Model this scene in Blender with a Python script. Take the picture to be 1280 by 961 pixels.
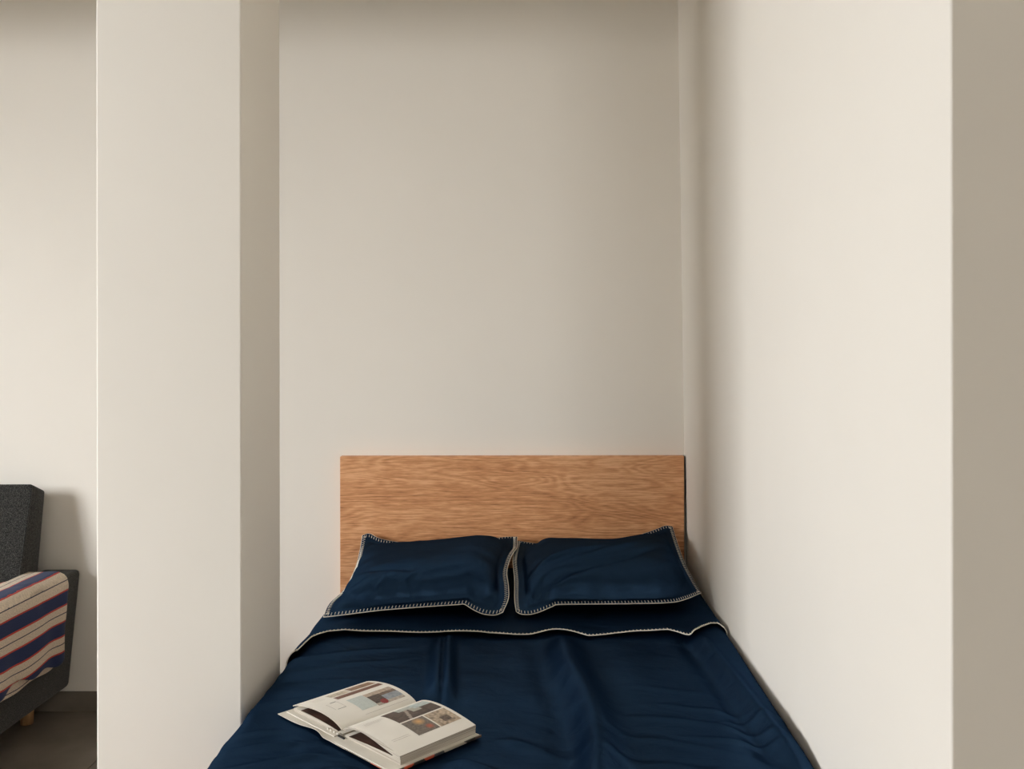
import bpy, bmesh, math, random
from mathutils import Vector, noise
random.seed(7)
for o in list(bpy.data.objects):
    bpy.data.objects.remove(o)
C = bpy.context.scene.collection
scene = bpy.context.scene

# ------------------------------------------------------------------ camera
FPX, VX, VY, CAMH, DIST = 1134.0, 671.0, 431.0, 1.45, 3.6     # photo frame 1280 x 961
cd = bpy.data.cameras.new('camera'); cam = bpy.data.objects.new('camera', cd); C.objects.link(cam)
cam.location = (0, -DIST, CAMH)
cam.rotation_euler = (math.radians(90), 0, 0)
cam.rotation_euler.rotate_axis('Z', math.radians(-0.06))
cd.sensor_width = 36.0; cd.lens = FPX / 1280 * 36.0
cd.shift_x = (640 - VX) / 1280; cd.shift_y = (VY - 480.5) / 1280
cd.clip_start = 0.02
scene.camera = cam
scene.cycles.max_bounces = 16; scene.cycles.diffuse_bounces = 10      # let daylight bounce round the pale room

# ------------------------------------------------------------------ daylight
SKY = 1.0
w = bpy.data.worlds.new('overcast_sky'); scene.world = w; w.use_nodes = True
nt = w.node_tree; nt.nodes.clear()
out = nt.nodes.new('ShaderNodeOutputWorld'); bg = nt.nodes.new('ShaderNodeBackground')
tc = nt.nodes.new('ShaderNodeTexCoord'); sx = nt.nodes.new('ShaderNodeSeparateXYZ')
rp = nt.nodes.new('ShaderNodeValToRGB')
nt.links.new(tc.outputs['Generated'], sx.inputs[0])
mr = nt.nodes.new('ShaderNodeMapRange'); mr.inputs[1].default_value = -1; mr.inputs[2].default_value = 1
nt.links.new(sx.outputs['Z'], mr.inputs[0]); nt.links.new(mr.outputs[0], rp.inputs[0])
e = rp.color_ramp.elements
e[0].position = 0.47; e[0].color = (0.10, 0.095, 0.085, 1)      # ground outside
e[1].position = 0.53; e[1].color = (0.62, 0.64, 0.66, 1)        # overcast horizon
k = e.new(1.0); k.color = (0.97, 1.0, 1.0, 1)
nt.links.new(rp.outputs[0], bg.inputs[0]); bg.inputs[1].default_value = SKY
nt.links.new(bg.outputs[0], out.inputs[0])

WIN_Y0, WIN_Y1, WIN_Z0, WIN_Z1, WIN_X = -3.80, -1.95, 0.60, 2.45, -4.1
# patch of open sky outside the window, tilted down; the window opening cuts it
LW = 835.0
pl = bpy.data.lights.new('sky_daylight', 'AREA'); pl.shape = 'RECTANGLE'; pl.energy = LW; pl.color = (0.975, 0.985, 1.0)
pl.size = 4.6; pl.size_y = 1.5
po = bpy.data.objects.new('sky_daylight', pl); C.objects.link(po)
po.location = (WIN_X - 0.9, -3.3, 2.35)
po.rotation_euler = (math.radians(78), 0, math.radians(-90))

# dim fill light added behind the camera, outside an added window
W2X0, W2X1, W2Z0, W2Z1, W2Y = -0.6, 1.2, 0.85, 2.2, -7.4
p2 = bpy.data.lights.new('added_fill_light', 'AREA'); p2.shape = 'RECTANGLE'; p2.energy = 16.0; p2.color = (1.0, 0.90, 0.76)
p2.size = W2X1 - W2X0; p2.size_y = W2Z1 - W2Z0
p2o = bpy.data.objects.new('added_fill_light', p2); C.objects.link(p2o)
p2o.location = ((W2X0 + W2X1)/2, W2Y - 0.18, (W2Z0 + W2Z1)/2); p2o.rotation_euler = (math.radians(80), 0, 0)

vs = scene.view_settings
vs.view_transform = 'Standard'; vs.look = 'None'; vs.gamma = 1.0; vs.use_curve_mapping = False
vs.exposure = 0.0

# ------------------------------------------------------------------ helpers
def W(px, py, y):
    """photo pixel at a chosen room depth y -> room coordinates in metres"""
    d = DIST + y
    return Vector(((px - VX) * d / FPX, y, CAMH - (py - VY) * d / FPX))

def WZ(px, py, z):
    d = FPX * (CAMH - z) / (py - VY)
    return Vector(((px - VX) * d / FPX, d - DIST, z))

def link(name, me, mat, parent=None, smooth=False):
    me.name = name
    if mat is not None and not me.materials: me.materials.append(mat)
    o = bpy.data.objects.new(name, me); C.objects.link(o)
    if parent is not None: o.parent = parent
    if smooth:
        for p in me.polygons: p.use_smooth = True
    return o

def mesh(verts, faces):
    me = bpy.data.meshes.new('m'); me.from_pydata([tuple(v) for v in verts], [], faces); me.update()
    return me

def from_bm(bm):
    bmesh.ops.recalc_face_normals(bm, faces=bm.faces[:])
    me = bpy.data.meshes.new('m'); bm.to_mesh(me); bm.free()
    return me

def box_me(x0, x1, y0, y1, z0, z1, bev=0.0, seg=2):
    bm = bmesh.new()
    vs_ = [bm.verts.new((x, y, z)) for x in (x0, x1) for y in (y0, y1) for z in (z0, z1)]
    for f in ((0,1,3,2),(4,6,7,5),(0,4,5,1),(2,3,7,6),(0,2,6,4),(1,5,7,3)):
        bm.faces.new([vs_[i] for i in f])
    if bev > 0:
        bmesh.ops.bevel(bm, geom=bm.edges[:], offset=bev, segments=seg, profile=0.5, affect='EDGES')
    return from_bm(bm)

def prism_x_me(poly, x0, x1, bev=0.0, seg=3):
    """extrude a (y,z) polygon along X"""
    bm = bmesh.new()
    a = [bm.verts.new((x0, p[0], p[1])) for p in poly]; b = [bm.verts.new((x1, p[0], p[1])) for p in poly]
    n = len(poly)
    bm.faces.new(a); bm.faces.new(b[::-1])
    for i in range(n): bm.faces.new((a[i], b[i], b[(i+1) % n], a[(i+1) % n]))
    if bev > 0:
        bmesh.ops.bevel(bm, geom=bm.edges[:], offset=bev, segments=seg, profile=0.5, affect='EDGES')
    return from_bm(bm)

def tube_data(pts, r, sides=6, closed=False):
    pts = [Vector(p) for p in pts]; n = len(pts); V = []; F = []
    for i, p in enumerate(pts):
        a = pts[(i-1) % n] if (closed or i > 0) else p
        b = pts[(i+1) % n] if (closed or i < n-1) else p
        t = (b - a).normalized()
        up = Vector((0, 0, 1)) if abs(t.z) < 0.9 else Vector((1, 0, 0))
        s = t.cross(up).normalized(); u = s.cross(t)
        for k in range(sides):
            an = 2*math.pi*k/sides
            V.append(p + s*math.cos(an)*r + u*math.sin(an)*r)
    m = n if closed else n-1
    for i in range(m):
        for k in range(sides):
            j = (i+1) % n
            F.append((i*sides+k, i*sides+(k+1) % sides, j*sides+(k+1) % sides, j*sides+k))
    if not closed:
        F.append(tuple(range(sides))[::-1]); F.append(tuple((n-1)*sides+k for k in range(sides)))
    return V, F

class MB:
    def __init__(s): s.v = []; s.f = []
    def add(s, V, F):
        n = len(s.v); s.v += list(V); s.f += [tuple(i+n for i in f) for f in F]
    def me(s): return mesh(s.v, s.f)

def catmull(pts, n):
    """resample a polyline smoothly to n points, even in arc length"""
    pts = [Vector(p) for p in pts]; P = [2*pts[0]-pts[1]] + pts + [2*pts[-1]-pts[-2]]
    fine = []
    for i in range(1, len(P)-2):
        for k in range(24):
            t = k/24
            a, b, c, d = P[i-1], P[i], P[i+1], P[i+2]
            fine.append(0.5*((2*b)+(c-a)*t+(2*a-5*b+4*c-d)*t*t+(3*b-a-3*c+d)*t**3))
    fine.append(pts[-1])
    L = [0]
    for i in range(1, len(fine)): L.append(L[-1]+(fine[i]-fine[i-1]).length)
    res = []; j = 0
    for i in range(n):
        s = L[-1]*i/(n-1)
        while j < len(L)-2 and L[j+1] < s: j += 1
        t = (s-L[j])/max(1e-9, L[j+1]-L[j])
        res.append(fine[j].lerp(fine[j+1], min(1, max(0, t))))
    return res

def empty(name, loc, label, cat, group=None):
    o = bpy.data.objects.new(name, None); C.objects.link(o); o.location = loc
    o.empty_display_size = 0.1
    o['label'] = label; o['category'] = cat
    if group: o['group'] = group
    return o

def put(name, me, mat, parent, smooth=False, label=None, kind=None):
    """mesh given in world coordinates, child of a thing whose root may be moved/rotated"""
    if parent is not None and parent.type == 'EMPTY':
        me.transform(parent.matrix_basis.inverted())
    elif parent is not None and parent.parent is not None and parent.parent.type == 'EMPTY':
        me.transform(parent.parent.matrix_basis.inverted())
    o = link(name, me, mat, parent, smooth)
    if label: o['label'] = label
    if kind: o['kind'] = kind
    return o

def struct(name, me, mat, label=None, smooth=False):
    o = link(name, me, mat, None, smooth); o['kind'] = 'structure'
    if label: o['label'] = label
    return o

# ------------------------------------------------------------------ materials
def new_mat(name):
    m = bpy.data.materials.new(name); m.use_nodes = True
    return m, m.node_tree, m.node_tree.nodes['Principled BSDF']

def setp(b, **kw):
    for k_, v in kw.items():
        b.inputs[k_.replace('_', ' ')].default_value = v

def N(t, typ, **inp):
    n = t.nodes.new(typ)
    for k_, v in inp.items(): n.inputs[k_.replace('_', ' ')].default_value = v
    return n

def ramp(t, src, stops, interp='LINEAR'):
    r = t.nodes.new('ShaderNodeValToRGB'); r.color_ramp.interpolation = interp
    el = r.color_ramp.elements
    while len(el) > 1: el.remove(el[-1])
    el[0].position = stops[0][0]; el[0].color = (*stops[0][1], 1)
    for p, c in stops[1:]:
        q = el.new(p); q.color = (*c, 1)
    t.links.new(src, r.inputs[0]); return r

def coords(t, scale=(1, 1, 1), kind='Object'):
    tc_ = t.nodes.new('ShaderNodeTexCoord'); mp = t.nodes.new('ShaderNodeMapping')
    mp.inputs['Scale'].default_value = scale
    t.links.new(tc_.outputs[kind], mp.inputs[0]); return mp.outputs[0]

def bump(t, b, height, strength, dist):
    n = t.nodes.new('ShaderNodeBump'); n.inputs['Strength'].default_value = strength; n.inputs['Distance'].default_value = dist
    t.links.new(height, n.inputs['Height']); t.links.new(n.outputs[0], b.inputs['Normal']); return n

def noisy(name, c0, c1, scale=20.0, rough=0.8, bs=0.1, bd=0.001, detail=4, spec=0.3, bscale=None, stretch=(1, 1, 1), **kw):
    m, t, b = new_mat(name)
    v = coords(t, stretch)
    n = N(t, 'ShaderNodeTexNoise', Scale=scale, Detail=detail); t.links.new(v, n.inputs['Vector'])
    r = ramp(t, n.outputs['Fac'], [(0.3, c0), (0.7, c1)]); t.links.new(r.outputs[0], b.inputs['Base Color'])
    setp(b, Roughness=rough, Specular_IOR_Level=spec, **kw)
    if bs:
        n2 = N(t, 'ShaderNodeTexNoise', Scale=bscale or scale*4, Detail=3); t.links.new(v, n2.inputs['Vector'])
        bump(t, b, n2.outputs['Fac'], bs, bd)
    return m

M = {}
M['wall'] = noisy('wall_paint', (0.865, 0.826, 0.757), (0.885, 0.846, 0.777), 1.5, 0.75, 0.12, 0.0008, bscale=160, spec=0.25)
M['ceiling'] = noisy('ceiling_paint', (0.80, 0.78, 0.73), (0.82, 0.80, 0.75), 2, 0.85, 0.05, 0.0005)
M['tile'] = noisy('floor_tile', (0.135, 0.115, 0.093), (0.215, 0.187, 0.155), 5, 0.42, 0.08, 0.0006, bscale=60, detail=8)
M['grout'] = noisy('tile_grout', (0.03, 0.027, 0.024), (0.045, 0.04, 0.036), 30, 0.9)
M['white_frame'] = noisy('window_frame_white', (0.75, 0.75, 0.73), (0.8, 0.8, 0.78), 6, 0.4, 0.02)
M['stitch'] = noisy('cream_yarn', (0.80, 0.75, 0.65), (0.90, 0.86, 0.77), 90, 0.8, 0.4, 0.0006, bscale=700)
M['leg_wood'] = noisy('pale_beech', (0.46, 0.27, 0.12), (0.58, 0.36, 0.18), 9, 0.5, 0.1, 0.0005, stretch=(6, 6, 1))
M['paper'] = noisy('book_paper', (0.80, 0.765, 0.69), (0.85, 0.815, 0.74), 12, 0.7, 0.0)
M['dark_trim_gap'] = noisy('dark_trim_and_gap_shade', (0.02, 0.02, 0.02), (0.03, 0.03, 0.03), 10, 0.4)
M['mattress'] = noisy('mattress_ticking', (0.6, 0.58, 0.54), (0.68, 0.66, 0.62), 30, 0.9, 0.2)

def glass():
    m = bpy.data.materials.new('window_glass'); m.use_nodes = True; t = m.node_tree; t.nodes.clear()
    o = t.nodes.new('ShaderNodeOutputMaterial'); mx = t.nodes.new('ShaderNodeMixShader')
    a = t.nodes.new('ShaderNodeBsdfTransparent'); g = t.nodes.new('ShaderNodeBsdfGlossy'); g.inputs['Roughness'].default_value = 0.02
    mx.inputs[0].default_value = 0.04
    t.links.new(a.outputs[0], mx.inputs[1]); t.links.new(g.outputs[0], mx.inputs[2])
    t.links.new(mx.outputs[0], o.inputs[0]); return m
M['glass'] = glass()

def oak():
    m, t, b = new_mat('oak_veneer')
    v = coords(t, (1, 1, 1))
    # broad cathedral figure: distance field warped by low frequency noise, stretched along the board
    v1 = coords(t, (0.9, 1, 5.5)); n1 = N(t, 'ShaderNodeTexNoise', Scale=1.7, Detail=1.5, Distortion=0.25); t.links.new(v1, n1.inputs['Vector'])
    mul = N(t, 'ShaderNodeMath'); mul.operation = 'MULTIPLY'; mul.inputs[1].default_value = 19.0; t.links.new(n1.outputs['Fac'], mul.inputs[0])
    fr = N(t, 'ShaderNodeMath'); fr.operation = 'PINGPONG'; fr.inputs[1].default_value = 0.5; t.links.new(mul.outputs[0], fr.inputs[0])
    v2 = coords(t, (7, 1, 190)); n2 = N(t, 'ShaderNodeTexNoise', Scale=1.0, Detail=5.0, Roughness=0.65); t.links.new(v2, n2.inputs['Vector'])
    v3 = coords(t, (0.7, 1, 5)); n3 = N(t, 'ShaderNodeTexNoise', Scale=1.8, Detail=3.0); t.links.new(v3, n3.inputs['Vector'])
    v4 = coords(t, (26, 1, 330)); n4 = N(t, 'ShaderNodeTexNoise', Scale=1.0, Detail=2.0); t.links.new(v4, n4.inputs['Vector'])
    def madd(a, ka, c):
        q = N(t, 'ShaderNodeMath'); q.operation = 'MULTIPLY_ADD'; t.links.new(a, q.inputs[0]); q.inputs[1].default_value = ka
        if isinstance(c, float): q.inputs[2].default_value = c
        else: t.links.new(c, q.inputs[2])
        return q.outputs[0]
    s = madd(fr.outputs[0], 0.25, -0.235)
    s = madd(n2.outputs['Fac'], 0.78, s)
    s = madd(n3.outputs['Fac'], 0.42, s)
    s = madd(n4.outputs['Fac'], 0.42, s)
    r = ramp(t, s, [(0.36, (0.27, 0.100, 0.040)), (0.52, (0.56, 0.250, 0.108)), (0.64, (0.68, 0.330, 0.152)), (0.78, (0.83, 0.47, 0.25))])
    t.links.new(r.outputs[0], b.inputs['Base Color'])
    setp(b, Roughness=0.5, Specular_IOR_Level=0.35)
    bump(t, b, n2.outputs['Fac'], 0.15, 0.0006)
    return m
M['oak'] = oak()

def satin():
    m, t, b = new_mat('navy_sateen')
    v = coords(t)
    n = N(t, 'ShaderNodeTexNoise', Scale=6, Detail=3); t.links.new(v, n.inputs['Vector'])
    r = ramp(t, n.outputs['Fac'], [(0.3, (0.0017, 0.0055, 0.0140)), (0.7, (0.0021, 0.0066, 0.0165))])
    t.links.new(r.outputs[0], b.inputs['Base Color'])
    setp(b, Roughness=0.8, Specular_IOR_Level=0.0)
    gl = t.nodes.new('ShaderNodeBsdfGlossy'); gl.inputs['Color'].default_value = (0.17, 0.38, 0.76, 1); gl.inputs['Roughness'].default_value = 0.31
    mxs = t.nodes.new('ShaderNodeMixShader'); mxs.inputs[0].default_value = 0.095
    t.links.new(b.outputs[0], mxs.inputs[1]); t.links.new(gl.outputs[0], mxs.inputs[2])
    t.links.new(mxs.outputs[0], t.nodes['Material Output'].inputs[0])
    n2 = N(t, 'ShaderNodeTexNoise', Scale=9, Detail=5, Roughness=0.6, Distortion=0.6); t.links.new(coords(t, (1, 1.6, 1)), n2.inputs['Vector'])
    n3 = N(t, 'ShaderNodeTexNoise', Scale=900, Detail=1); t.links.new(v, n3.inputs['Vector'])
    b1 = bump(t, b, n2.outputs['Fac'], 0.35, 0.014)
    b2 = t.nodes.new('ShaderNodeBump'); b2.inputs['Strength'].default_value = 0.12; b2.inputs['Distance'].default_value = 0.0006
    t.links.new(n3.outputs['Fac'], b2.inputs['Height']); t.links.new(b1.outputs[0], b2.inputs['Normal']); t.links.new(b2.outputs[0], b.inputs['Normal']); t.links.new(b2.outputs[0], gl.inputs['Normal'])
    return m
M['navy'] = satin()

def tweed():
    m, t, b = new_mat('charcoal_tweed')
    v = coords(t)
    n = N(t, 'ShaderNodeTexNoise', Scale=330, Detail=2, Roughness=0.7); t.links.new(v, n.inputs['Vector'])
    r = ramp(t, n.outputs['Fac'], [(0.32, (0.008, 0.008, 0.008)), (0.5, (0.028, 0.028, 0.0265)), (0.68, (0.105, 0.102, 0.094))])
    t.links.new(r.outputs[0], b.inputs['Base Color'])
    setp(b, Roughness=0.95, Specular_IOR_Level=0.1, Sheen_Weight=0.15)
    bump(t, b, n.outputs['Fac'], 0.5, 0.0012)
    return m
M['tweed'] = tweed()

def stripes():
    m, t, b = new_mat('striped_throw')
    uv = t.nodes.new('ShaderNodeUVMap'); sp = t.nodes.new('ShaderNodeSeparateXYZ'); t.links.new(uv.outputs[0], sp.inputs[0])
    nz = N(t, 'ShaderNodeTexNoise', Scale=60, Detail=2); t.links.new(uv.outputs[0], nz.inputs['Vector'])
    a = N(t, 'ShaderNodeMath'); a.operation = 'MULTIPLY_ADD'; t.links.new(nz.outputs['Fac'], a.inputs[0]); a.inputs[1].default_value = 0.001; t.links.new(sp.outputs['Y'], a.inputs[2])
    d = N(t, 'ShaderNodeMath'); d.operation = 'DIVIDE'; d.inputs[1].default_value = 0.117; t.links.new(a.outputs[0], d.inputs[0])
    f = N(t, 'ShaderNodeMath'); f.operation = 'FRACT'; t.links.new(d.outputs[0], f.inputs[0])
    navy, red, cream, thin = (0.020, 0.034, 0.100), (0.50, 0.055, 0.040), (0.66, 0.56, 0.44), (0.03, 0.035, 0.07)
    r = ramp(t, f.outputs[0], [(0.0, navy), (0.415, red), (0.47, cream), (0.685, thin), (0.715, cream), (0.945, red)], 'CONSTANT')
    n2 = N(t, 'ShaderNodeTexNoise', Scale=220, Detail=3); t.links.new(uv.outputs[0], n2.inputs['Vector'])
    r2 = ramp(t, n2.outputs['Fac'], [(0.3, (0.72, 0.72, 0.72)), (0.7, (1.15, 1.15, 1.15))])
    mx = t.nodes.new('ShaderNodeMix'); mx.data_type = 'RGBA'; mx.blend_type = 'MULTIPLY'; mx.inputs[0].default_value = 1.0
    t.links.new(r.outputs[0], mx.inputs[6]); t.links.new(r2.outputs[0], mx.inputs[7]); t.links.new(mx.outputs[2], b.inputs['Base Color'])
    setp(b, Roughness=0.9, Specular_IOR_Level=0.1, Sheen_Weight=0.1)
    bump(t, b, n2.outputs['Fac'], 0.4, 0.001)
    return m
M['stripes'] = stripes()

def attr_print():
    m, t, b = new_mat('printed_ink')
    a = t.nodes.new('ShaderNodeVertexColor'); a.layer_name = 'ink'
    t.links.new(a.outputs[0], b.inputs['Base Color']); setp(b, Roughness=0.45, Specular_IOR_Level=0.4)
    return m
M['print'] = attr_print()

def page_edges():
    m, t, b = new_mat('page_edges')
    v = coords(t, (1, 1, 1))
    n = N(t, 'ShaderNodeTexNoise', Scale=1.0, Detail=2); t.links.new(coords(t, (4, 4, 1400)), n.inputs['Vector'])
    r = ramp(t, n.outputs['Fac'], [(0.35, (0.30, 0.26, 0.21)), (0.6, (0.62, 0.57, 0.49))])
    t.links.new(r.outputs[0], b.inputs['Base Color']); setp(b, Roughness=0.8, Specular_IOR_Level=0.2)
    return m
M['page_edges'] = page_edges()

def jacket():
    m, t, b = new_mat('dust_jacket_print')
    v = coords(t); n = N(t, 'ShaderNodeTexVoronoi', Scale=34); t.links.new(v, n.inputs['Vector'])
    sp = t.nodes.new('ShaderNodeSeparateColor'); t.links.new(n.outputs['Color'], sp.inputs[0])
    r = ramp(t, sp.outputs[0], [(0.0, (0.03, 0.025, 0.02)), (0.4, (0.12, 0.08, 0.06)), (0.62, (0.55, 0.10, 0.05)), (0.75, (0.05, 0.05, 0.05)), (0.85, (0.45, 0.40, 0.33))], 'CONSTANT')
    t.links.new(r.outputs[0], b.inputs['Base Color']); setp(b, Roughness=0.35)
    return m
M['jacket'] = jacket()
M['dark_gap_print'] = noisy('dark_page_with_gap_shade', (0.015, 0.010, 0.008), (0.11, 0.055, 0.04), 22, 0.5, 0.0)  # brown page print, also painting the shade in the gap under the leaf
M['cover_inside'] = noisy('cover_endpaper', (0.66, 0.62, 0.54), (0.72, 0.68, 0.60), 14, 0.6, 0.05)

# ------------------------------------------------------------------ the room
CEIL, XL, XR, YF = 3.0, WIN_X, 2.0, -7.4
T = 0.14
# floor: dark base slab with single tiles let into it
fl = struct('floor', box_me(XL - T, XR + T, YF - T, T, -0.12, -0.006), M['grout'], 'dark brown-grey tiled floor with fine joints')
TS = 0.6; gx0 = -1.54
tile_bm = box_me(-TS/2 + 0.0015, TS/2 - 0.0015, -TS/2 + 0.0015, TS/2 - 0.0015, -0.006, 0.0, 0.0009, 1)
tile_bm.materials.append(M['tile'])
for i in range(-5, 6):
    for j in range(13):
        cx, cy = gx0 + (i + 0.5)*TS, -(j + 0.5)*TS
        if cx - TS/2 < XL - 0.25 or cx + TS/2 > XR + T or cy - TS/2 < YF - 0.45: continue
        o = link('tile', tile_bm, None, fl); o.location = (cx, cy, 0)
struct('ceiling', box_me(XL - T, XR + T, YF - T, T, CEIL, CEIL + 0.15), M['ceiling'])
struct('wall_back', box_me(XL - T, XR + T, 0.0, T, -0.0, CEIL), M['wall'], 'cream painted plaster wall behind the bed and sofa')
mb = MB()
for (x0, x1, z0, z1) in ((XL - T, W2X0, 0, CEIL), (W2X1, XR + T, 0, CEIL), (W2X0, W2X1, 0, W2Z0), (W2X0, W2X1, W2Z1, CEIL)):
    q = box_me(x0, x1, YF - T, YF, z0, z1)
    mb.add([v.co.copy() for v in q.vertices], [tuple(p.vertices) for p in q.polygons])
struct('wall_front', mb.me(), M['wall'])
struct('wall_right', box_me(XR, XR + T, YF, 0, 0, CEIL), M['wall'])
# left wall with the window opening
mb = MB()
for (y0, y1, z0, z1) in ((YF, WIN_Y0, 0, CEIL), (WIN_Y1, 0, 0, CEIL), (WIN_Y0, WIN_Y1, 0, WIN_Z0), (WIN_Y0, WIN_Y1, WIN_Z1, CEIL)):
    q = box_me(XL - T, XL, y0, y1, z0, z1)
    mb.add([v.co.copy() for v in q.vertices], [tuple(p.vertices) for p in q.polygons])
struct('wall_left', mb.me(), M['wall'])
# window: frame, two sashes with panes, sill
mb = MB()
fx0, fx1 = XL - 0.13, XL - 0.07
def addbox(m_, *a, **k_):
    q = box_me(*a, **k_); m_.add([v.co.copy() for v in q.vertices], [tuple(p.vertices) for p in q.polygons])
addbox(mb, fx0, fx1, WIN_Y0, WIN_Y0 + .04, WIN_Z0, WIN_Z1); addbox(mb, fx0, fx1, WIN_Y1 - .04, WIN_Y1, WIN_Z0, WIN_Z1)
addbox(mb, fx0, fx1, WIN_Y0 + .04, WIN_Y1 - .04, WIN_Z0, WIN_Z0 + .04); addbox(mb, fx0, fx1, WIN_Y0 + .04, WIN_Y1 - .04, WIN_Z1 - .04, WIN_Z1)
ym = (WIN_Y0 + WIN_Y1)/2
addbox(mb, fx0, fx1, ym - .025, ym + .025, WIN_Z0 + .04, WIN_Z1 - .04)
win = struct('window_1', mb.me(), M['white_frame'], 'white framed two-pane window in the left wall')
for a, b_ in ((WIN_Y0 + .04, ym - .025), (ym + .025, WIN_Y1 - .04)):
    link('pane', box_me(XL - .103, XL - .097, a, b_, WIN_Z0 + .04, WIN_Z1 - .04), M['glass'], win)
link('window_sill', box_me(XL - .06, XL + .04, WIN_Y0 - .03, WIN_Y1 + .03, WIN_Z0 - .03, WIN_Z0, .004), M['white_frame'], win)

mb = MB(); xm = (W2X0 + W2X1)/2; a0, a1 = YF - 0.11, YF - 0.05  # unseen window, added to let in fill light
for (x0, x1, z0, z1) in ((W2X0, W2X0 + .04, W2Z0, W2Z1), (W2X1 - .04, W2X1, W2Z0, W2Z1), (W2X0 + .04, W2X1 - .04, W2Z0, W2Z0 + .04), (W2X0 + .04, W2X1 - .04, W2Z1 - .04, W2Z1), (xm - .025, xm + .025, W2Z0 + .04, W2Z1 - .04)):
    addbox(mb, x0, x1, a0, a1, z0, z1)
win2 = struct('added_fill_window', mb.me(), M['white_frame'], 'white framed two-pane window added behind the viewer for fill light')
for a, b_ in ((W2X0 + .04, xm - .025), (xm + .025, W2X1 - .04)):
    link('pane', box_me(a, b_, YF - .083, YF - .077, W2Z0 + .04, W2Z1 - .04), M['glass'], win2)
link('window_sill', box_me(W2X0 - .03, W2X1 + .03, YF - .04, YF + .04, W2Z0 - .03, W2Z0, .004), M['white_frame'], win2)

# freestanding pillar between bed and sofa
PX0, PX1, PY0, PY1 = -1.0975, -0.735, -1.341, -1.003
def vert_bevel_box(x0, x1, y0, y1, z0, z1, r):
    bm = bmesh.new()
    P = []
    for cx, cy, a0 in ((x1 - r, y1 - r, 0), (x0 + r, y1 - r, 90), (x0 + r, y0 + r, 180), (x1 - r, y0 + r, 270)):
        for k_ in range(5):
            a = math.radians(a0 + 90*k_/4); P.append((cx + r*math.cos(a), cy + r*math.sin(a)))
    lo = [bm.verts.new((x, y, z0)) for x, y in P]; hi = [bm.verts.new((x, y, z1)) for x, y in P]
    n = len(P); bm.faces.new(lo[::-1]); bm.faces.new(hi)
    for i in range(n): bm.faces.new((lo[i], lo[(i+1) % n], hi[(i+1) % n], hi[i]))
    return from_bm(bm)
p_ = struct('wall_pillar', vert_bevel_box(PX0, PX1, PY0, PY1, 0, CEIL, 0.005), M['wall'], 'square cream plastered pillar standing between sofa and bed')

struct('added_shade_beam', box_me(XL, 0.565, PY0, PY1, 2.53, CEIL), M['wall'], 'cream plastered beam added out of view to shade the upper back wall')  # unseen beam, added to keep ceiling bounce off the upper back wall
# partition wall to the right of the bed: slightly out of plumb in the far corner, rounded front arris
def partition():
    bm = bmesh.new(); y0, r, xf, th = -2.307, 0.004, 0.590, 0.30
    def ring(z):
        xb = 0.598 - 0.0130*z
        pts = [(xb, 0.0)]
        n = 8
        for i in range(1, n): pts.append((xb + (xf - xb)*i/n, (y0 + r)*i/n))
        for k_ in range(5):
            a = math.radians(180 + 90*k_/4); pts.append((xf + r + r*math.cos(a), y0 + r + r*math.sin(a)))
        for k_ in range(5):
            a = math.radians(270 + 90*k_/4); pts.append((xf + th - r + r*math.cos(a), y0 + r + r*math.sin(a)))
        pts.append((xf + th, 0.0)); return [bm.verts.new((x, y, z)) for x, y in pts]
    rings = [ring(CEIL*i/6) for i in range(7)]
    n = len(rings[0])
    for a, b_ in zip(rings, rings[1:]):
        for i in range(n): bm.faces.new((a[i], a[(i+1) % n], b_[(i+1) % n], b_[i]))
    bm.faces.new(rings[0][::-1]); bm.faces.new(rings[-1])
    return from_bm(bm)
struct('wall_partition', partition(), M['wall'], 'cream plastered partition wall along the right side of the bed')

# baseboards of the same tile, in pieces
def baseboard(side, x0, x1):
    o = struct('baseboard_' + side, box_me(x0, x1, -0.008, -0.0005, 0, 0.078), M['grout'], 'dark tile baseboard along the wall behind the sofa')
    x = gx0 - 0.6*10
    while x < x1:
        a, b_ = max(x0, x) + .001, min(x1, x + TS) - .001
        if b_ - a > 0.02: link('tile', box_me(a, b_, -0.011, -0.008, 0.001, 0.08, 0.0008, 1), M['tile'], o)
        x += TS
baseboard('back', XL, 0.55)

# ------------------------------------------------------------------ bed
bed = empty('bed', (-0.065, -1.05, 0), 'bed with plain oak headboard pushed against the cream wall', 'bed')
HB0, HB1, HBZ = -0.7725, 0.5775, 1.0125
put('headboard', box_me(HB0, HB1, -0.041, -0.003, 0.06, HBZ, 0.0012, 1), M['oak'], bed, label='flat oak-veneer headboard panel with horizontal grain')
put('gap_shade_strip', box_me(HB1 + .0001, HB1 + .0015, -0.041, -0.003, 0.06, HBZ), M['dark_trim_gap'], bed, label='dark strip painting the shadow gap at the headboard end')  # dark strip standing in for the shadow gap beside the partition
BX0, BX1, BY0 = -0.70, 0.565, -2.08
for (x0, x1) in ((BX0 + .004, BX0 + .03), (BX1 - .03, BX1 - .004)):
    put('side_rail', box_me(x0, x1, BY0 + .02, -0.045, 0.16, 0.30, 0.002, 1), M['oak'], bed)
put('foot_rail', box_me(BX0 + .03, BX1 - .03, BY0 + .004, BY0 + .03, 0.16, 0.30, 0.002, 1), M['oak'], bed)
for x in (BX0 + .06, BX1 - .06):
    for y in (BY0 + .06, -0.10):
        put('leg', box_me(x - .03, x + .03, y - .03, y + .03, 0, 0.16, 0.003, 1), M['oak'], bed)
put('slat_base', box_me(BX0 + .03, BX1 - .03, BY0 + .03, -.05, 0.22, 0.255), M['oak'], bed)
put('mattress', box_me(BX0 + .012, BX1 - .012, BY0 + .012, -.048, 0.257, 0.555, 0.03, 3), M['mattress'], bed)

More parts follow.
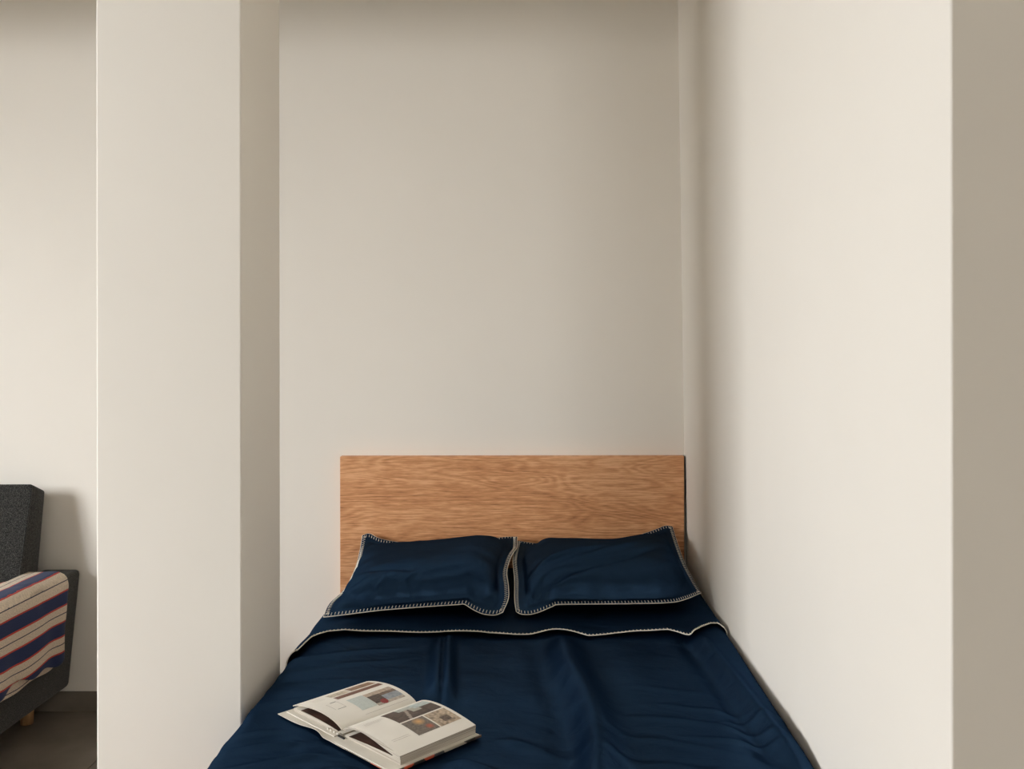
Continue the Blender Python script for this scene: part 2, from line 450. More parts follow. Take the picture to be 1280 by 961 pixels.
# ------------------------------------------------------------------ navy sheet
ZT = 0.574
def smooth(a, b, x):
    t = min(1, max(0, (x - a)/(b - a))); return t*t*(3 - 2*t)
def gau(x, s): return math.exp(-(x/s)**2)
def polyx(pts, y):
    """x of a polyline (x,y) at y (pts sorted by falling y)"""
    if y >= pts[0][1]: return pts[0][0]
    for (xa, ya), (xb, yb) in zip(pts, pts[1:]):
        if y >= yb:
            t = (ya - y)/(ya - yb); return xa + (xb - xa)*t
    return pts[-1][0]
FA = [(-0.276, -0.90), (-0.268, -1.0), (-0.25, -1.20), (-0.232, -1.40)]
FB = [(0.070, -0.90), (0.085, -1.05), (0.112, -1.38), (0.118, -1.70), (0.12, -2.1)]
FC = [(0.478, -0.82), (0.50, -1.1), (0.525, -1.45), (0.55, -1.7)]
FD = [(0.235, -0.86), (0.25, -1.2), (0.25, -1.6)]
def wrinkle(x, y):
    h = 0.0
    # sharp fold above the book
    dx = x - polyx(FA, y); a = smooth(-0.86, -0.98, y)*smooth(-1.46, -1.30, y)
    h += a*(0.019*gau(dx + 0.014, 0.020) + 0.023*gau(dx - 0.016, 0.017) - 0.010*gau(dx, 0.006))
    h += a*0.006*gau(dx - 0.07, 0.05)
    # broad soft fold down the middle
    dx = x - polyx(FB, y) - 0.012*math.sin(y*7.0); a = smooth(-0.84, -1.05, y)
    h += a*(0.030*gau(dx, 0.034 + 0.014*smooth(0, 0.02, dx)) - 0.006*gau(dx - 0.085, 0.045) - 0.006*gau(dx + 0.07, 0.035))
    dx = x - polyx(FD, y); a = smooth(-0.84, -1.0, y)*smooth(-1.5, -1.2, y)
    h += a*0.004*gau(dx, 0.06)
    # ridge along the wall side
    dx = x - polyx(FC, y); a = smooth(-0.85, -0.98, y)*smooth(-1.80, -1.6, y)
    h += a*(0.016*gau(dx, 0.026) - 0.009*gau(dx + 0.05, 0.028))
    # drag lines across the lower right
    for (x0, y0, sl, L, am, wd) in ((0.42, -1.52, -0.45, 0.17, 0.006, 0.013), (0.46, -1.60, -0.25, 0.13, 0.006, 0.012), (0.40, -1.42, -0.30, 0.12, 0.004, 0.012),
                                    (0.30, -1.60, -0.40, 0.15, 0.004, 0.016), (0.50, -1.49, 0.10, 0.08, 0.005, 0.012), (0.33, -1.30, -0.25, 0.13, 0.0025, 0.014), (0.28, -1.72, -0.3, 0.2, 0.005, 0.02)):
        dd = (y - y0) - sl*(x - x0) + 0.25*(x - x0)**2*2
        h += 0.65*am*gau(dd, wd)*gau(x - x0, L)
    # drag lines along the free left edge
    for (x0, y0, sl, L, am, wd) in ((-0.62, -1.05, 0.35, 0.12, 0.004, 0.012), (-0.60, -1.13, 0.30, 0.16, 0.005, 0.014), (-0.63, -1.24, 0.2, 0.10, 0.005, 0.012),
                                    (-0.60, -1.36, 0.35, 0.12, 0.004, 0.013), (-0.58, -1.62, 0.30, 0.14, 0.007, 0.014), (-0.55, -1.70, 0.35, 0.16, 0.007, 0.016), (-0.62, -1.55, 0.3, 0.1, 0.005, 0.012),
                                    (-0.52, -1.78, 0.35, 0.18, 0.007, 0.018), (-0.50, -1.00, 0.25, 0.14, 0.003, 0.014), (-0.22, -1.68, -0.5, 0.09, 0.008, 0.016), (-0.14, -1.72, -0.7, 0.12, 0.007, 0.018), (-0.08, -1.58, -0.7, 0.1, 0.006, 0.02)):
        dd = (y - y0) - sl*(x - x0)
        h += am*gau(dd, wd)*gau(x - x0, L)
    h += 0.006*(noise.noise((x*3.2, y*2.4, 1.3))) + 0.0016*noise.noise((x*13, y*9, 4.1))
    # lie flat under the book
    bu = (x + 0.36)*0.725 - (y + 1.51)*0.688; bv = (x + 0.36)*0.688 + (y + 1.51)*0.725
    k_ = smooth(0.30, 0.235, abs(bu))*smooth(0.21, 0.145, abs(bv))
    return 1.45*h*(1 - k_) - 0.003*k_

def xpath(s, off=0.0):
    """distance s across the bed -> (x, drop, how flat); s=0 at bed middle"""
    R = 0.045 if s < 0 else 0.020; xl, xr = BX0 - 0.008 - off, BX1 + 0.016 + off*0.3
    mid = (xl + xr)/2; half = (xr - xl)/2; fl_ = half - R
    a = abs(s); sg = 1 if s > 0 else -1
    if a <= fl_: return mid + s, 0.0, 1.0
    arc = R*math.pi/2
    if a <= fl_ + arc:
        th = (a - fl_)/R; return mid + sg*(fl_ + R*math.sin(th)), R*(1 - math.cos(th)), math.cos(th)
    return mid + sg*half, R + (a - fl_ - arc), 0.0
def ypath(s):
    R = 0.045; y0 = -0.050; y1 = BY0 - 0.008; L = y0 - y1 - R; arc = R*math.pi/2
    if s <= L: return y0 - s, 0.0, 1.0
    if s <= L + arc:
        th = (s - L)/R; return y0 - L - R*math.sin(th), R*(1 - math.cos(th)), math.cos(th)
    return y1, R + s - L - arc, 0.0
sheet_root = empty('bed_sheet', (-0.065, -1.05, 0.575), 'navy sateen bed sheet with a turned-down top spread over the mattress', 'bed sheet')
nx, ny = 300, 420; HALF = (BX1 - BX0 + 0.018)/2 - 0.045 + 0.045*math.pi/2 + 0.20; LEN = 2.02 + 0.27
V = []; F = []
for j in range(ny + 1):
    y, dy, fy = ypath(LEN*j/ny)
    for i in range(nx + 1):
        s = -HALF + 2*HALF*i/nx
        x, dxp, fx = xpath(s)
        z = ZT - min(0.27, dxp + dy) + wrinkle(x, y)*fx*fy
        if fx < 1:            # gentle waves in the hanging side
            wv = 0.004*math.sin(y*21 + 1.5*math.sin(y*8))*(1 - fx)
            x += wv if s < 0 else wv*0.4
        z += 0.004*noise.noise((0.3, y*6, 2.2))*(1 if s < 0 else 0)*smooth(-0.3, -0.6, x)
        V.append((x, y, z))
for j in range(ny):
    for i in range(nx):
        a = j*(nx + 1) + i; F.append((a, a + 1, a + nx + 2, a + nx + 1))
put('top_sheet', mesh(V, F), M['navy'], sheet_root, True)

# turned-down top with its stitched hem
HEM = [(372, 811), (380, 803), (388, 796), (398, 792), (410, 789), (430, 786.5), (450, 787.5), (480, 786.5), (540, 786), (580, 787), (610, 790), (640, 791), (665, 791), (690, 788), (705, 788),
       (735, 791.5), (770, 788), (800, 786.5), (835, 787), (850, 790.5), (863, 794.5), (876, 784.5), (888, 778), (897, 777.5), (903, 781)]
hem_pts = [WZ(px, py, ZT + 0.016) for px, py in HEM]
def hem_y(x):
    if x <= hem_pts[0].x: return hem_pts[0].y
    for a, b_ in zip(hem_pts, hem_pts[1:]):
        if x <= b_.x:
            t = (x - a.x)/max(1e-6, b_.x - a.x); return a.y + (b_.y - a.y)*t
    return hem_pts[-1].y
fnx, fny = 240, 40; V = []; F = []; hem_line = []
yb = -0.30
FH = HALF - 0.11
lift_pts = [(-0.2, 0.008), (0.45, 0.014)]
for j in range(fny + 1):
    v = j/fny
    for i in range(fnx + 1):
        s = -FH + 2*FH*i/fnx
        x, dxp, fx = xpath(s, 0.006)
        ye = hem_y(min(max(x, -0.69), 0.57))
        y = yb + (ye - yb)*v
        lift = 0.004 + (0.006 + 0.006*(0.5 + 0.5*math.sin(x*17 + 2*math.sin(x*5))) + 0.004*gau(x - 0.46, 0.06))*smooth(0.72, 1.0, v)
        lift += 0.003*noise.noise((x*7, y*9, 7.7))*smooth(0, 0.3, v)*fx
        lift += 0.004*gau((y + 0.75) - 0.9*(x + 0.60), 0.018)*gau(x + 0.6, 0.09)
        z = ZT - dxp + wrinkle(x, y)*fx + lift*max(fx, 0.0)
        if fx < 1:
            wv = 0.004*math.sin(y*21 + 1.5*math.sin(y*8))*(1 - fx); x += (wv if s < 0 else wv*0.4)
        p = Vector((x, y, z)); V.append(p)
        if j == fny: hem_line.append(p)
for j in range(fny):
    for i in range(fnx):
        a = j*(fnx + 1) + i; F.append((a, a + 1, a + fnx + 2, a + fnx + 1))
fold = put('turned_down_fold', mesh(V, F), M['navy'], sheet_root, True)

def inset_stitch(edge, inner, r=0.0017, step=0.011, tooth=0.0012, closed=False):
    """blanket stitch: cord along the edge and short teeth pointing to the inner line"""
    m_ = MB(); m_.add(*tube_data(edge, r, 6, closed))
    n = len(edge); acc = 0.0; prev = edge[0]
    for i in range(1, n):
        acc += (edge[i] - prev).length; prev = edge[i]
        if acc >= step:
            acc = 0.0; m_.add(*tube_data([edge[i], edge[i].lerp(inner[i], 0.55) + Vector((0, 0, 0.0006)), inner[i]], tooth, 4))
    return m_
inner = [V[(fny - 1)*(fnx + 1) + i].lerp(V[fny*(fnx + 1) + i], 0.35) + Vector((0, 0, 0.0012)) for i in range(fnx + 1)]
e2 = catmull([p + Vector((0, 0, 0.0008)) for p in hem_line], 620); i2 = catmull(inner, 620)
st = put('hem_stitching', inset_stitch(e2, i2, 0.0019, 0.009, 0.0013).me(), M['stitch'], fold, True, 'cream blanket-stitched edging')

# ------------------------------------------------------------------ pillows
def coons(front, back, left, right, nu, nv):
    f = catmull(front, nu + 1); b_ = catmull(back, nu + 1); l = catmull(left, nv + 1); r = catmull(right, nv + 1)
    G = []
    for j in range(nv + 1):
        v = j/nv; row = []
        for i in range(nu + 1):
            u = i/nu
            p = f[i]*(1 - v) + b_[i]*v + l[j]*(1 - u) + r[j]*u
            p = p - (f[0]*(1 - u)*(1 - v) + f[-1]*u*(1 - v) + b_[0]*(1 - u)*v + b_[-1]*u*v)
            row.append(p)
        G.append(row)
    return G

def pillow(label, front, back, left, right, up, down, creases, seed, tuck=0.0, bulge=0.0):
    nu, nv = 110, 84
    G = coons(front, back, left, right, nu, nv)
    c = G[nv//2][nu//2]
    root = empty('pillow', (c.x, c.y, ZT + 0.012), label, 'pillow', 'navy pillows on the bed')
    top = []; bot = []
    fu, fv = 0.055, 0.065
    for j in range(nv + 1):
        for i in range(nu + 1):
            p = G[j][i]; u, v = i/nu, j/nv
            du = G[j][min(nu, i+1)] - G[j][max(0, i-1)]; dv = G[min(nv, j+1)][i] - G[max(0, j-1)][i]
            n = du.cross(dv).normalized()
            n = (n*0.55 + Vector((0, -0.12, 0.45))).normalized()
            fl_ = fu - tuck*smooth(0.14, 0.30, v)*smooth(0.97, 0.88, v)
            a = (u - fl_)/(1 - fl_ - fu); b_ = (v - fv)/(1 - 2*fv)
            if 0 < a < 1 and 0 < b_ < 1:
                q = ((1 - abs(2*a - 1)**3.0)**0.50)*((1 - abs(2*b_ - 1)**3.0)**0.46)
                rr = (abs(2*a - 1)**5 + abs(2*b_ - 1)**5)**0.2
                q = 0.45*q + 0.55*max(0.0, 1 - rr**3.4)**0.5
            else: q = 0.0
            wv = 0.0
            for (u0, v0, ang, L, wd, am) in creases:
                ca, sa = math.cos(ang), math.sin(ang)
                al = (u - u0)*ca + (v - v0)*sa; ac = -(u - u0)*sa + (v - v0)*ca
                wv += am*gau(al, L)*gau(ac, wd)
            # puckers radiating from the seam
            pk = 0.0022*math.sin(u*46 + seed + 3*math.sin(v*6))*gau(b_ - 0.04, 0.16) + 0.0022*math.sin(v*38 + seed)*(gau(a - 0.04, 0.12) + gau(a - 0.96, 0.12))
            nn = 0.005*noise.noise((u*3.1 + seed, v*2.7, seed)) + 0.002*noise.noise((u*9 + seed, v*8, seed))
            s = smooth(0, 0.25, q)
            top.append(p + n*(0.0015 + up*q + (wv + pk + nn)*s))
            bq = p - n*0.0015 - Vector((0, 0, 1))*(down*q)
            bq.x += bulge*4*q*(1 - q)*smooth(0.8, 0.92, u)
            bot.append(Vector((bq.x, bq.y, max(bq.z, ZT + 0.015))))
            
    m_ = MB(); w_ = nu + 1
    Fq = [(j*w_ + i, j*w_ + i + 1, (j+1)*w_ + i + 1, (j+1)*w_ + i) for j in range(nv) for i in range(nu)]
    m_.add(top, Fq); m_.add(bot, [f[::-1] for f in Fq])
    off = len(top)
    loop = [i for i in range(nu)] + [j*w_ + nu for j in range(nv)] + [nv*w_ + i for i in range(nu, 0, -1)] + [j*w_ for j in range(nv, 0, -1)]
    for a, b_ in zip(loop, loop[1:] + loop[:1]): m_.f.append((a, off + a, off + b_, b_))
    case = put('pillowcase', m_.me(), M['navy'], root, True)
    ins = []
    for k_ in loop:
        j, i = divmod(k_, w_)
        i2_, j2_ = min(max(i, 2.6), nu - 2.6), min(max(j, 2.3), nv - 2.3)
        ia, ja = int(i2_), int(j2_); ta, tb = i2_ - ia, j2_ - ja
        g = lambda I, J: top[min(J, nv)*w_ + min(I, nu)]
        q = (g(ia, ja)*(1-ta) + g(ia+1, ja)*ta)*(1-tb) + (g(ia, ja+1)*(1-ta) + g(ia+1, ja+1)*ta)*tb
        ins.append(q + Vector((0, 0, 0.001)))
    edge = [(top[k_] + bot[k_])/2 for k_ in loop]
    E = catmull(edge + [edge[0]], 900); I = catmull(ins + [ins[0]], 900)
    # match the inner line to the nearest edge parameter
    I = []
    n = len(edge); L = [0]
    for k_ in range(n): L.append(L[-1] + (edge[(k_+1) % n] - edge[k_]).length)
    j = 0
    for q in range(900):
        s = L[-1]*q/899
        while j < n - 1 and L[j+1] < s: j += 1
        t = (s - L[j])/max(1e-9, L[j+1] - L[j]); I.append(ins[j].lerp(ins[(j+1) % n], min(1, t)))
    put('edge_stitching', inset_stitch(E, I, 0.0017, 0.0102, 0.0011).me(), M['stitch'], root, True, 'cream blanket-stitched edging')
    return root

P = lambda *a: [W(*q) for q in a]
pillow('navy pillow leaning on headboard beside the pillar, its lower inner corner flopped down',
       P((404, 771, -.73), (430, 768, -.72), (480, 762, -.70), (540, 757.5, -.68), (572, 755.5, -.68), (580, 755, -.68), (590, 761, -.695), (603, 767, -.71), (618, 768.5, -.715), (628, 765, -.71)),
       P((453, 669, -.075), (462, 667, -.07), (478, 674, -.09), (520, 680, -.10), (580, 680, -.10), (625, 672, -.09), (646, 671, -.08)),
       P((404, 771, -.73), (412, 754, -.64), (430, 737, -.50), (444, 710, -.30), (450, 687, -.14), (453, 669, -.075)),
       P((628, 765, -.71), (635, 748, -.65), (635, 732, -.58), (633, 716, -.49), (636, 702, -.40), (641, 691, -.32), (645, 686, -.26), (646, 682, -.20), (646, 671, -.08)),
       0.082, 0.060,
       [(0.30, 0.28, -0.35, 0.16, 0.03, -0.012), (0.12, 0.22, 0.6, 0.10, 0.035, -0.008), (0.62, 0.18, 0.15, 0.22, 0.04, -0.007), (0.40, 0.86, 0.5, 0.06, 0.03, -0.006), (0.90, 0.80, 0.6, 0.08, 0.03, -0.008), (0.28, 0.12, 1.2, 0.1, 0.02, 0.006), (0.42, 0.14, 1.0, 0.09, 0.02, 0.005)], 1.7, 0.035, 0.03)
pillow('navy pillow leaning on headboard against the partition wall, its far corner raised',
       P((645, 764, -.71), (650, 767, -.72), (660, 768, -.72), (672, 765.5, -.71), (690, 758, -.69), (698, 755.5, -.68), (740, 755, -.675), (790, 754.5, -.67), (838, 753, -.66), (858, 748.5, -.62), (876, 741, -.56)),
       P((646, 676, -.10), (680, 680, -.10), (760, 680, -.09), (805, 667, -.07), (822, 661, -.06), (832, 657.5, -.055), (840, 658.5, -.05)),
       P((645, 764, -.71), (643, 748, -.63), (643, 725, -.50), (641, 703, -.36), (642, 692, -.26), (646, 676, -.10)),
       P((876, 741, -.56), (866, 724, -.46), (856, 705, -.33), (848, 684, -.18), (843, 668, -.09), (840, 658.5, -.05)),
       0.080, 0.060,
       [(0.30, 0.42, 0.55, 0.24, 0.030, 0.016), (0.36, 0.26, 0.5, 0.26, 0.032, -0.017), (0.55, 0.50, 0.62, 0.22, 0.026, 0.012), (0.62, 0.40, 0.6, 0.22, 0.028, -0.013), (0.08, 0.72, 0.9, 0.10, 0.03, -0.014), (0.16, 0.70, 0.9, 0.10, 0.025, 0.011), (0.20, 0.14, 0.45, 0.12, 0.03, -0.014)], 4.2)

# ------------------------------------------------------------------ open book
BA = math.atan2(-0.688, 0.725)
book = empty('open_book', (-0.432, -1.585, ZT + 0.001), 'thick illustrated hardcover book lying open on the navy sheet', 'book')
book.rotation_euler.z = BA
def bput(name, me, mat, parent=None, smooth=False, label=None):
    o = link(name, me, mat, parent or book, smooth)
    if label: o['label'] = label
    return o
PV0, PV1 = 0.0, 0.212           # page height along the spine
CV0, CV1 = -0.028, 0.216        # cover
# cover boards, spine strip and dust jacket
def board(u0, u1, v0, v1, z, th, tilt=0.0):
    me = box_me(u0, u1, v0, v1, 0, th, 0.0006, 1)
    for v in me.vertices: v.co.z += z + tilt*(abs(v.co.x))
    return me
cl = bput('cover_board', board(-0.215, -0.016, -0.012, CV1, 0.003, 0.0028), M['cover_inside'])
cr = bput('cover_board', board(0.014, 0.214, CV0, CV1, 0.003, 0.0028), M['cover_inside'])
bput('spine', board(-0.016, 0.014, CV0 + .004, CV1, 0.0015, 0.002), M['cover_inside'])
# jacket wraps the outside: thin printed sheet under the boards, wavy free edge
V = []; F = []
nu = 60
for i in range(nu + 1):
    u = -0.224 + 0.441*i/nu
    wv = 0.008*gau(u + 0.085, 0.045) - 0.004*gau(u + 0.030, 0.022)
    v0 = CV0 - 0.001 + wv*smooth(0.01, -0.03, u); v1 = CV1 + 0.002
    lift = 0.004*gau(u + 0.06, 0.05)
    for v, z in ((v0, 0.0012 + lift), (v0 + 0.02, 0.0008), (v1 - 0.02, 0.0008), (v1, 0.0012)): V.append((u, v, z))
    for v, z in ((v0, 0.0026 + lift), (v0 + 0.02, 0.0022), (v1 - 0.02, 0.0022), (v1, 0.0026)): V.append((u, v, z))
for i in range(nu):
    a = i*8; b_ = a + 8
    for k_ in range(3):
        F.append((a + k_, a + k_ + 1, b_ + k_ + 1, b_ + k_)); F.append((a + 4 + k_, b_ + 4 + k_, b_ + 5 + k_, a + 5 + k_))
    F.append((a, b_, b_ + 4, a + 4)); F.append((a + 3, a + 7, b_ + 7, b_ + 3))
F.append((0, 4, 5, 1)); F.append((1, 5, 6, 2)); F.append((2, 6, 7, 3)); e_ = nu*8
F.append((e_, e_ + 1, e_ + 5, e_ + 4)); F.append((e_ + 1, e_ + 2, e_ + 6, e_ + 5)); F.append((e_ + 2, e_ + 3, e_ + 7, e_ + 6))
jm = mesh(V, F); jm.materials.append(M['cover_inside']); jm.materials.append(M['jacket'])
for p in jm.polygons:
    c = p.center
    if p.normal.z < -0.5 or (abs(p.normal.z) < 0.6 and c.x > 0.02): p.material_index = 1
bput('dust_jacket', jm, None, label='paper dust jacket with a printed outside')
# printed rim of the right board
bput('jacket_edge', box_me(0.214, 0.2175, CV0, CV1 + .002, 0.0012, 0.0056), M['jacket'])

def prof(side, u):
    """height of the top page above the cover at distance u from the gutter"""
    t = u/0.205
    if side < 0: return 0.009 + 0.027*(t**0.60)*(1 - t)**0.9*2.05 + 0.004*t
    return 0.011 + 0.026*(t**0.50)*(1 - t)**1.0*1.95 + 0.0090*t
def low(side, u):
    t = u/0.205
    if side < 0: return 0.003 + 0.008*(t**0.8)*(1 - t)**0.9*1.9 + 0.004*t
    return 0.003 + 0.004*(t**0.8)*(1 - t)*1.6 + 0.009*t
def slab(side, ftop, fbot, u0, u1, v0, v1, n=36, dark=False):
    """curved stack of leaves"""
    V = []; F = []
    for i in range(n + 1):
        u = u0 + (u1 - u0)*(i/n)**1.3; x = side*u
        sl = 0.006*math.sin(i/n*math.pi/2)*0
        V += [(x, v0, fbot(u)), (x, v1, fbot(u)), (x, v1, ftop(u)), (x, v0, ftop(u))]
    for i in range(n):
        a, b_ = i*4, i*4 + 4
        for k_ in range(4): F.append((a + k_, a + (k_+1) % 4, b_ + (k_+1) % 4, b_ + k_))
    F.append((0, 3, 2, 1)); e2_ = n*4; F.append((e2_, e2_ + 1, e2_ + 2, e2_ + 3))
    bm = bmesh.new(); me = mesh(V, F); bm.from_mesh(me); me = from_bm(bm)
    me.materials.append(M['paper']); me.materials.append(M['page_edges'])
    me.materials.append(M['dark_gap_print'])
    for p in me.polygons:
        p.material_index = 0 if (abs(p.normal.z) > 0.45 and abs(p.normal.y) < 0.3) else 1
        if dark and p.normal.z > 0.45 and 0.02 < abs(p.center.x) < 0.175: p.material_index = 2
    return me
CB = 0.0058
# left: a lower stack and an upper gathering that arches away from it
bput('page_block', slab(-1, lambda u: CB + low(-1, u), lambda u: CB + 0.0002, 0.004, 0.203, PV0 + .002, PV1, dark=True), None)
bput('page_leaf', slab(-1, lambda u: CB + prof(-1, u), lambda u: CB + max(low(-1, u) + 0.0004 if u > 0.19 else 0, prof(-1, u) - 0.0022), 0.003, 0.205, PV0, PV1), None)
# right: thick stack, upper gathering
bput('page_block', slab(1, lambda u: CB + low(1, u), lambda u: CB + 0.0002, 0.004, 0.204, PV0 + .002, PV1, dark=True), None)
bput('page_leaf', slab(1, lambda u: CB + prof(1, u), lambda u: CB + max(low(1, u) + 0.0002, prof(1, u) - 0.0040 - 0.006*smooth(0.06, 0.16, u)), 0.003, 0.205, PV0, PV1), None)
for q in range(4):
    bput('binding_thread', box_me(-0.052 + q*0.0125, -0.046 + q*0.0125, -0.008, -0.001, 0.008, 0.0125, 0.0015, 1), M['paper'])
bput('headband', box_me(-0.012, 0.012, -0.006, -0.001, 0.004, 0.0075, 0.001, 1), M['dark_trim_gap'])

# printed pictures: thin ink layers that follow the page curve, coloured by small drawings
def lerp3(a, b_, t): return tuple(x + (y - x)*t for x, y in zip(a, b_))
def picture(side, u0, u1, v0, v1, fn, name='printed_photo', label=None, nu=26, nv=34):
    V = []; F = []; cols = []
    for j in range(nv + 1):
        for i in range(nu + 1):
            u = u0 + (u1 - u0)*i/nu; v = v0 + (v1 - v0)*j/nv
            V.append((side*u, v, CB + prof(side, u) + 0.00035))
    w_ = nu + 1
    for j in range(nv):
        for i in range(nu):
            q = (j*w_ + i, j*w_ + i + 1, (j+1)*w_ + i + 1, (j+1)*w_ + i)
            F.append(q if side > 0 else q[::-1]); cols.append(fn((i + .5)/nu, (j + .5)/nv))
    me = mesh(V, F); at = me.color_attributes.new('ink', 'FLOAT_COLOR', 'CORNER'); k_ = 0
    for p, c in zip(me.polygons, cols):
        for _ in p.loop_indices: at.data[k_].color = (*c, 1); k_ += 1
    return bput(name, me, M['print'], label=label)
def jit(c, a, s, t, f=14):
    n = noise.noise((s*f, t*f, 3.3)); return tuple(max(0.005, x*(1 + a*n)) for x in c)
PAPER = (0.77, 0.73, 0.65)
def pic_stairs(s, t):          # attic stair hall: s from gutter outwards (top to bottom), t along the spine
    if s < 0.42 and t > 0.62: return jit((0.45, 0.52, 0.50), .3, s, t)
    if s < 0.30 and t > 0.28: return jit((0.42, 0.44, 0.40), .3, s, t)
    if abs((t - 0.28) - 0.22*(1 - s)) < 0.035: return (0.35, 0.30, 0.25)
    if 0.30 < s < 0.62 and 0.50 < t < 0.72: return (0.40, 0.40, 0.34)
    return jit((0.085, 0.062, 0.052), .6, s, t)
def pic_lamp(s, t):
    d = math.hypot(s - 0.25, t - 0.62); e_ = math.hypot(s - 0.72, t - 0.75)
    c = jit((0.17, 0.145, 0.12), .5, s, t)
    c = lerp3(c, (0.70, 0.40, 0.16), max(0, 1 - d/0.28)); return lerp3(c, (0.50, 0.10, 0.05), max(0, 1 - e_/0.2))
def pic_room(s, t):
    c = jit((0.42, 0.33, 0.24), .8, s, t, 9)
    if 0.45 < s < 0.8 and 0.35 < t < 0.75: c = jit((0.14, 0.10, 0.08), .8, s, t)
    return c
def pic_living(s, t):          # s grows from the gutter to the fore edge (bottom to top of the picture)
    if math.hypot((s - 0.16), (t - 0.30)*1.2) < 0.15: return (0.26, 0.035, 0.035)
    if s < 0.16: return jit((0.42, 0.37, 0.31), .4, s, t)
    if t < 0.42 and s < 0.72: return jit((0.085, 0.06, 0.05), .6, s, t)
    if s < 0.55: return jit((0.28, 0.31, 0.34), .4, s, t)
    if 0.55 < s < 0.72: return jit((0.16, 0.11, 0.08), .7, s, t)
    return jit((0.45, 0.36, 0.28), .5, s, t)
def pic_beam(s, t): return jit((0.17, 0.075, 0.05), .5, s*3, t)
def pic_wood(s, t): return jit((0.27, 0.16, 0.095), .9, s, t, 7)
def pic_sketch(s, t): return jit((0.52, 0.45, 0.34), .7, s, t, 8)
def pic_pale(s, t): return jit((0.52, 0.57, 0.54), .12, s, t)
picture(1, 0.030, 0.100, 0.080, 0.203, pic_stairs)
picture(1, 0.105, 0.168, 0.080, 0.140, pic_lamp)
picture(1, 0.105, 0.168, 0.144, 0.203, pic_room)
picture(-1, 0.030, 0.098, 0.122, 0.200, pic_living)
picture(-1, 0.034, 0.100, 0.078, 0.121, pic_pale)
picture(-1, 0.122, 0.142, 0.070, 0.202, pic_beam)
picture(-1, 0.150, 0.184, 0.128, 0.200, pic_wood)
picture(-1, 0.148, 0.178, 0.070, 0.122, pic_sketch)
ink = lambda s, t: (0.10, 0.09, 0.08)
lines = lambda s, t: (0.42, 0.38, 0.33)
def text_lines(side, u0, n, du, v0, v1):
    for q in range(n):
        picture(side, u0 + q*du, u0 + q*du + 0.0009, v0, v1 - (0.01 if q % 3 == 2 else 0), lines, 'print_line', None, 1, 8)
text_lines(1, 0.046, 3, 0.0055, 0.020, 0.072); text_lines(1, 0.150, 2, 0.006, 0.020, 0.066)
picture(-1, 0.112, 0.1145, 0.042, 0.058, ink, 'print_line', None, 1, 6)
picture(-1, 0.070, 0.0716, 0.036, 0.058, ink, 'print_line', None, 1, 6)
for a, b_ in ((0.030, 0.031), (0.058, 0.059)): picture(-1, 0.071, 0.112, a, b_, lines, 'print_line', None, 12, 1)
picture(-1, 0.150, 0.180, 0.026, 0.056, lambda s, t: jit(PAPER, .10, s, t, 6), 'print_line', None, 10, 10)
picture(-1, 0.018, 0.0187, 0.075, 0.200, lines, 'print_line', None, 1, 20)

# ------------------------------------------------------------------ sofa
sofa = empty('sofa', (-2.75, -0.45, 0), 'charcoal tweed sofa with beech legs against the cream wall', 'sofa')
SX0, SX1 = -3.40, -1.80
arm_poly = [(-0.024, 0.108), (-0.014, 0.568), (-0.84, 0.560), (-0.82, 0.108)]
def arm_me(xi, xo, flare):
    """arm panel whose outer face leans in towards the floor"""
    bm = bmesh.new()
    a = [bm.verts.new((xi, p[0], p[1])) for p in arm_poly]
    b_ = [bm.verts.new((xo if p[1] > 0.3 else xo + flare, p[0], p[1])) for p in arm_poly]
    bm.faces.new(a); bm.faces.new(b_[::-1])
    for i in range(4): bm.faces.new((a[i], b_[i], b_[(i+1) % 4], a[(i+1) % 4]))
    bmesh.ops.bevel(bm, geom=bm.edges[:], offset=0.018, segments=4, profile=0.5, affect='EDGES')
    return from_bm(bm)
put('armrest', arm_me(SX1 - 0.15, SX1, -0.042), M['tweed'], sofa, True)
put('armrest', arm_me(SX0 + 0.15, SX0, 0.042), M['tweed'], sofa, True)
back_poly = [(-0.285, 0.34), (-0.133, 0.922), (-0.036, 0.880), (-0.125, 0.34)]
bk = put('backrest', prism_x_me(back_poly, SX0 + 0.17, -1.93, 0.010, 3), M['tweed'], sofa, True)
put('seat_base', box_me(SX0 + 0.152, SX1 - 0.152, -0.86, -0.13, 0.11, 0.30, 0.012, 2), M['tweed'], sofa, True)
sc = put('seat_cushion', box_me(SX0 + 0.154, SX1 - 0.154, -0.90, -0.29, 0.302, 0.435, 0.030, 4), M['tweed'], sofa, True)
def bp(z, off): return -0.285 + (z - 0.34)*(0.152/0.582) - off
put('seam', mesh(*tube_data([(SX0 + 0.18, bp(0.565, .001), 0.565), (-1.94, bp(0.565, .001), 0.565)], 0.0022, 6)), M['dark_trim_gap'], bk, True)
put('piping', mesh(*tube_data([(-1.9315, -0.2745, 0.36), (-1.9315, -0.1325, 0.905)], 0.004, 6)), M['tweed'], bk, True)
def leg(x, y):
    bm = bmesh.new(); bmesh.ops.create_cone(bm, cap_ends=True, segments=24, radius1=0.022, radius2=0.027, depth=0.116)
    bmesh.ops.translate(bm, verts=bm.verts[:], vec=(x, y, 0.058))
    me = from_bm(bm)
    put('leg', me, M['leg_wood'], sofa, True, 'turned pale beech leg')
for x in (-1.957, SX0 + 0.16):
    for y in (-0.12, -0.72): leg(x, y)

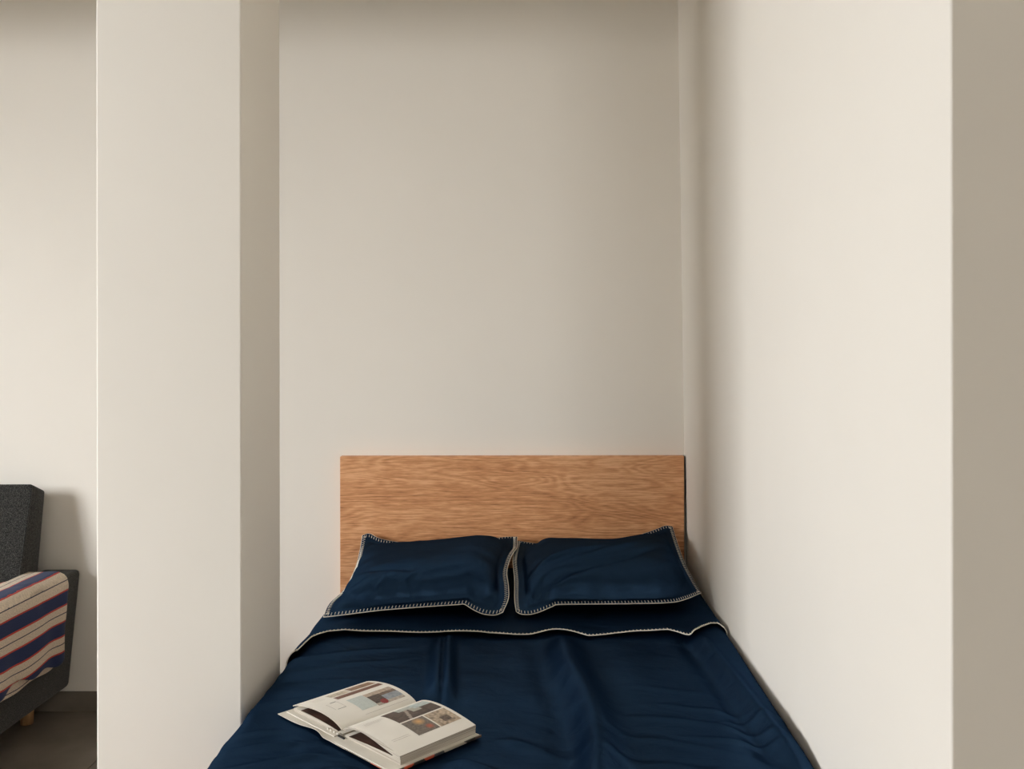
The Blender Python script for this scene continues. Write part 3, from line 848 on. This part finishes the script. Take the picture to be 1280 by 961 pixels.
# ------------------------------------------------------------------ striped throw over the arm
throw = empty('throw_blanket', (-1.85, -0.5, 0.575), 'navy, cream and red striped throw draped over the sofa arm', 'blanket')
def throw_path(s, lift):
    """s: length from the inner end; goes up over the arm and down its outer face"""
    seg = [(-2.30, 0.447), (-1.985, 0.447), (-1.958, 0.47), (-1.956, 0.555), (-1.935, 0.577), (-1.82, 0.579), (-1.795, 0.568), (-1.789, 0.545), (-1.818, 0.20)]
    L = 0
    for a, b_ in zip(seg, seg[1:]):
        l = math.hypot(b_[0]-a[0], b_[1]-a[1])
        if s <= L + l or b_ is seg[-1]:
            t = (s - L)/l; nxn = -(b_[1]-a[1])/l; nzn = (b_[0]-a[0])/l
            return a[0] + (b_[0]-a[0])*t + nxn*lift, a[1] + (b_[1]-a[1])*t + nzn*lift, L
        L += l
def cloth(y0, y1, s0, s1f, ripple, lift0, nu=90, nv=110, uvoff=0.0):
    V = []; F = []; UV = []
    for j in range(nv + 1):
        v = j/nv; 
        for i in range(nu + 1):
            u = i/nu; y = y0 + (y1 - y0)*u
            s1 = s1f(u); sa = s0 + (max(s0, 0.475) - s0)*smooth(-0.46, -0.30, y); s = sa + (s1 - sa)*v
            hang = smooth(0.62, 0.95, s)
            lift = lift0 + ripple*hang*(0.5 + 0.5*math.sin(u*24 + 1.2*math.sin(u*9))) + 0.002*(1 + noise.noise((u*6, v*6, 2)))
            x, z, _ = throw_path(s, lift)
            yy = y + 0.010*hang*math.sin(v*7 + u*3) + 0.012*hang*(1 - u)*0
            V.append((x, yy, z)); UV.append((y, s - 0.067 + uvoff + 0.006*math.sin(u*11)*hang))
    w_ = nu + 1
    for j in range(nv):
        for i in range(nu): F.append((j*w_ + i, (j+1)*w_ + i, (j+1)*w_ + i + 1, j*w_ + i + 1))
    me = mesh(V, F); ul = me.uv_layers.new(name='UVMap')
    for lp in me.loops: ul.data[lp.index].uv = UV[lp.vertex_index]
    return me
def solid(o, th):
    md = o.modifiers.new('thickness', 'SOLIDIFY'); md.thickness = th; md.offset = 1.0
S_TOT = 0.98
end_top = lambda u: 0.905 + 0.012*math.sin(u*9 + 0.5) + 0.010*math.sin(u*23)
end_low = lambda u: 0.930 + 0.004*math.sin(u*17)
o = put('under_layer', cloth(-0.215, -0.80, 0.62, end_low, 0.004, 0.002, uvoff=0.052), M['stripes'], throw, True); solid(o, 0.004)
o = put('upper_layer', cloth(-0.165, -0.83, 0.05, end_top, 0.009, 0.014), M['stripes'], throw, True); solid(o, 0.005)
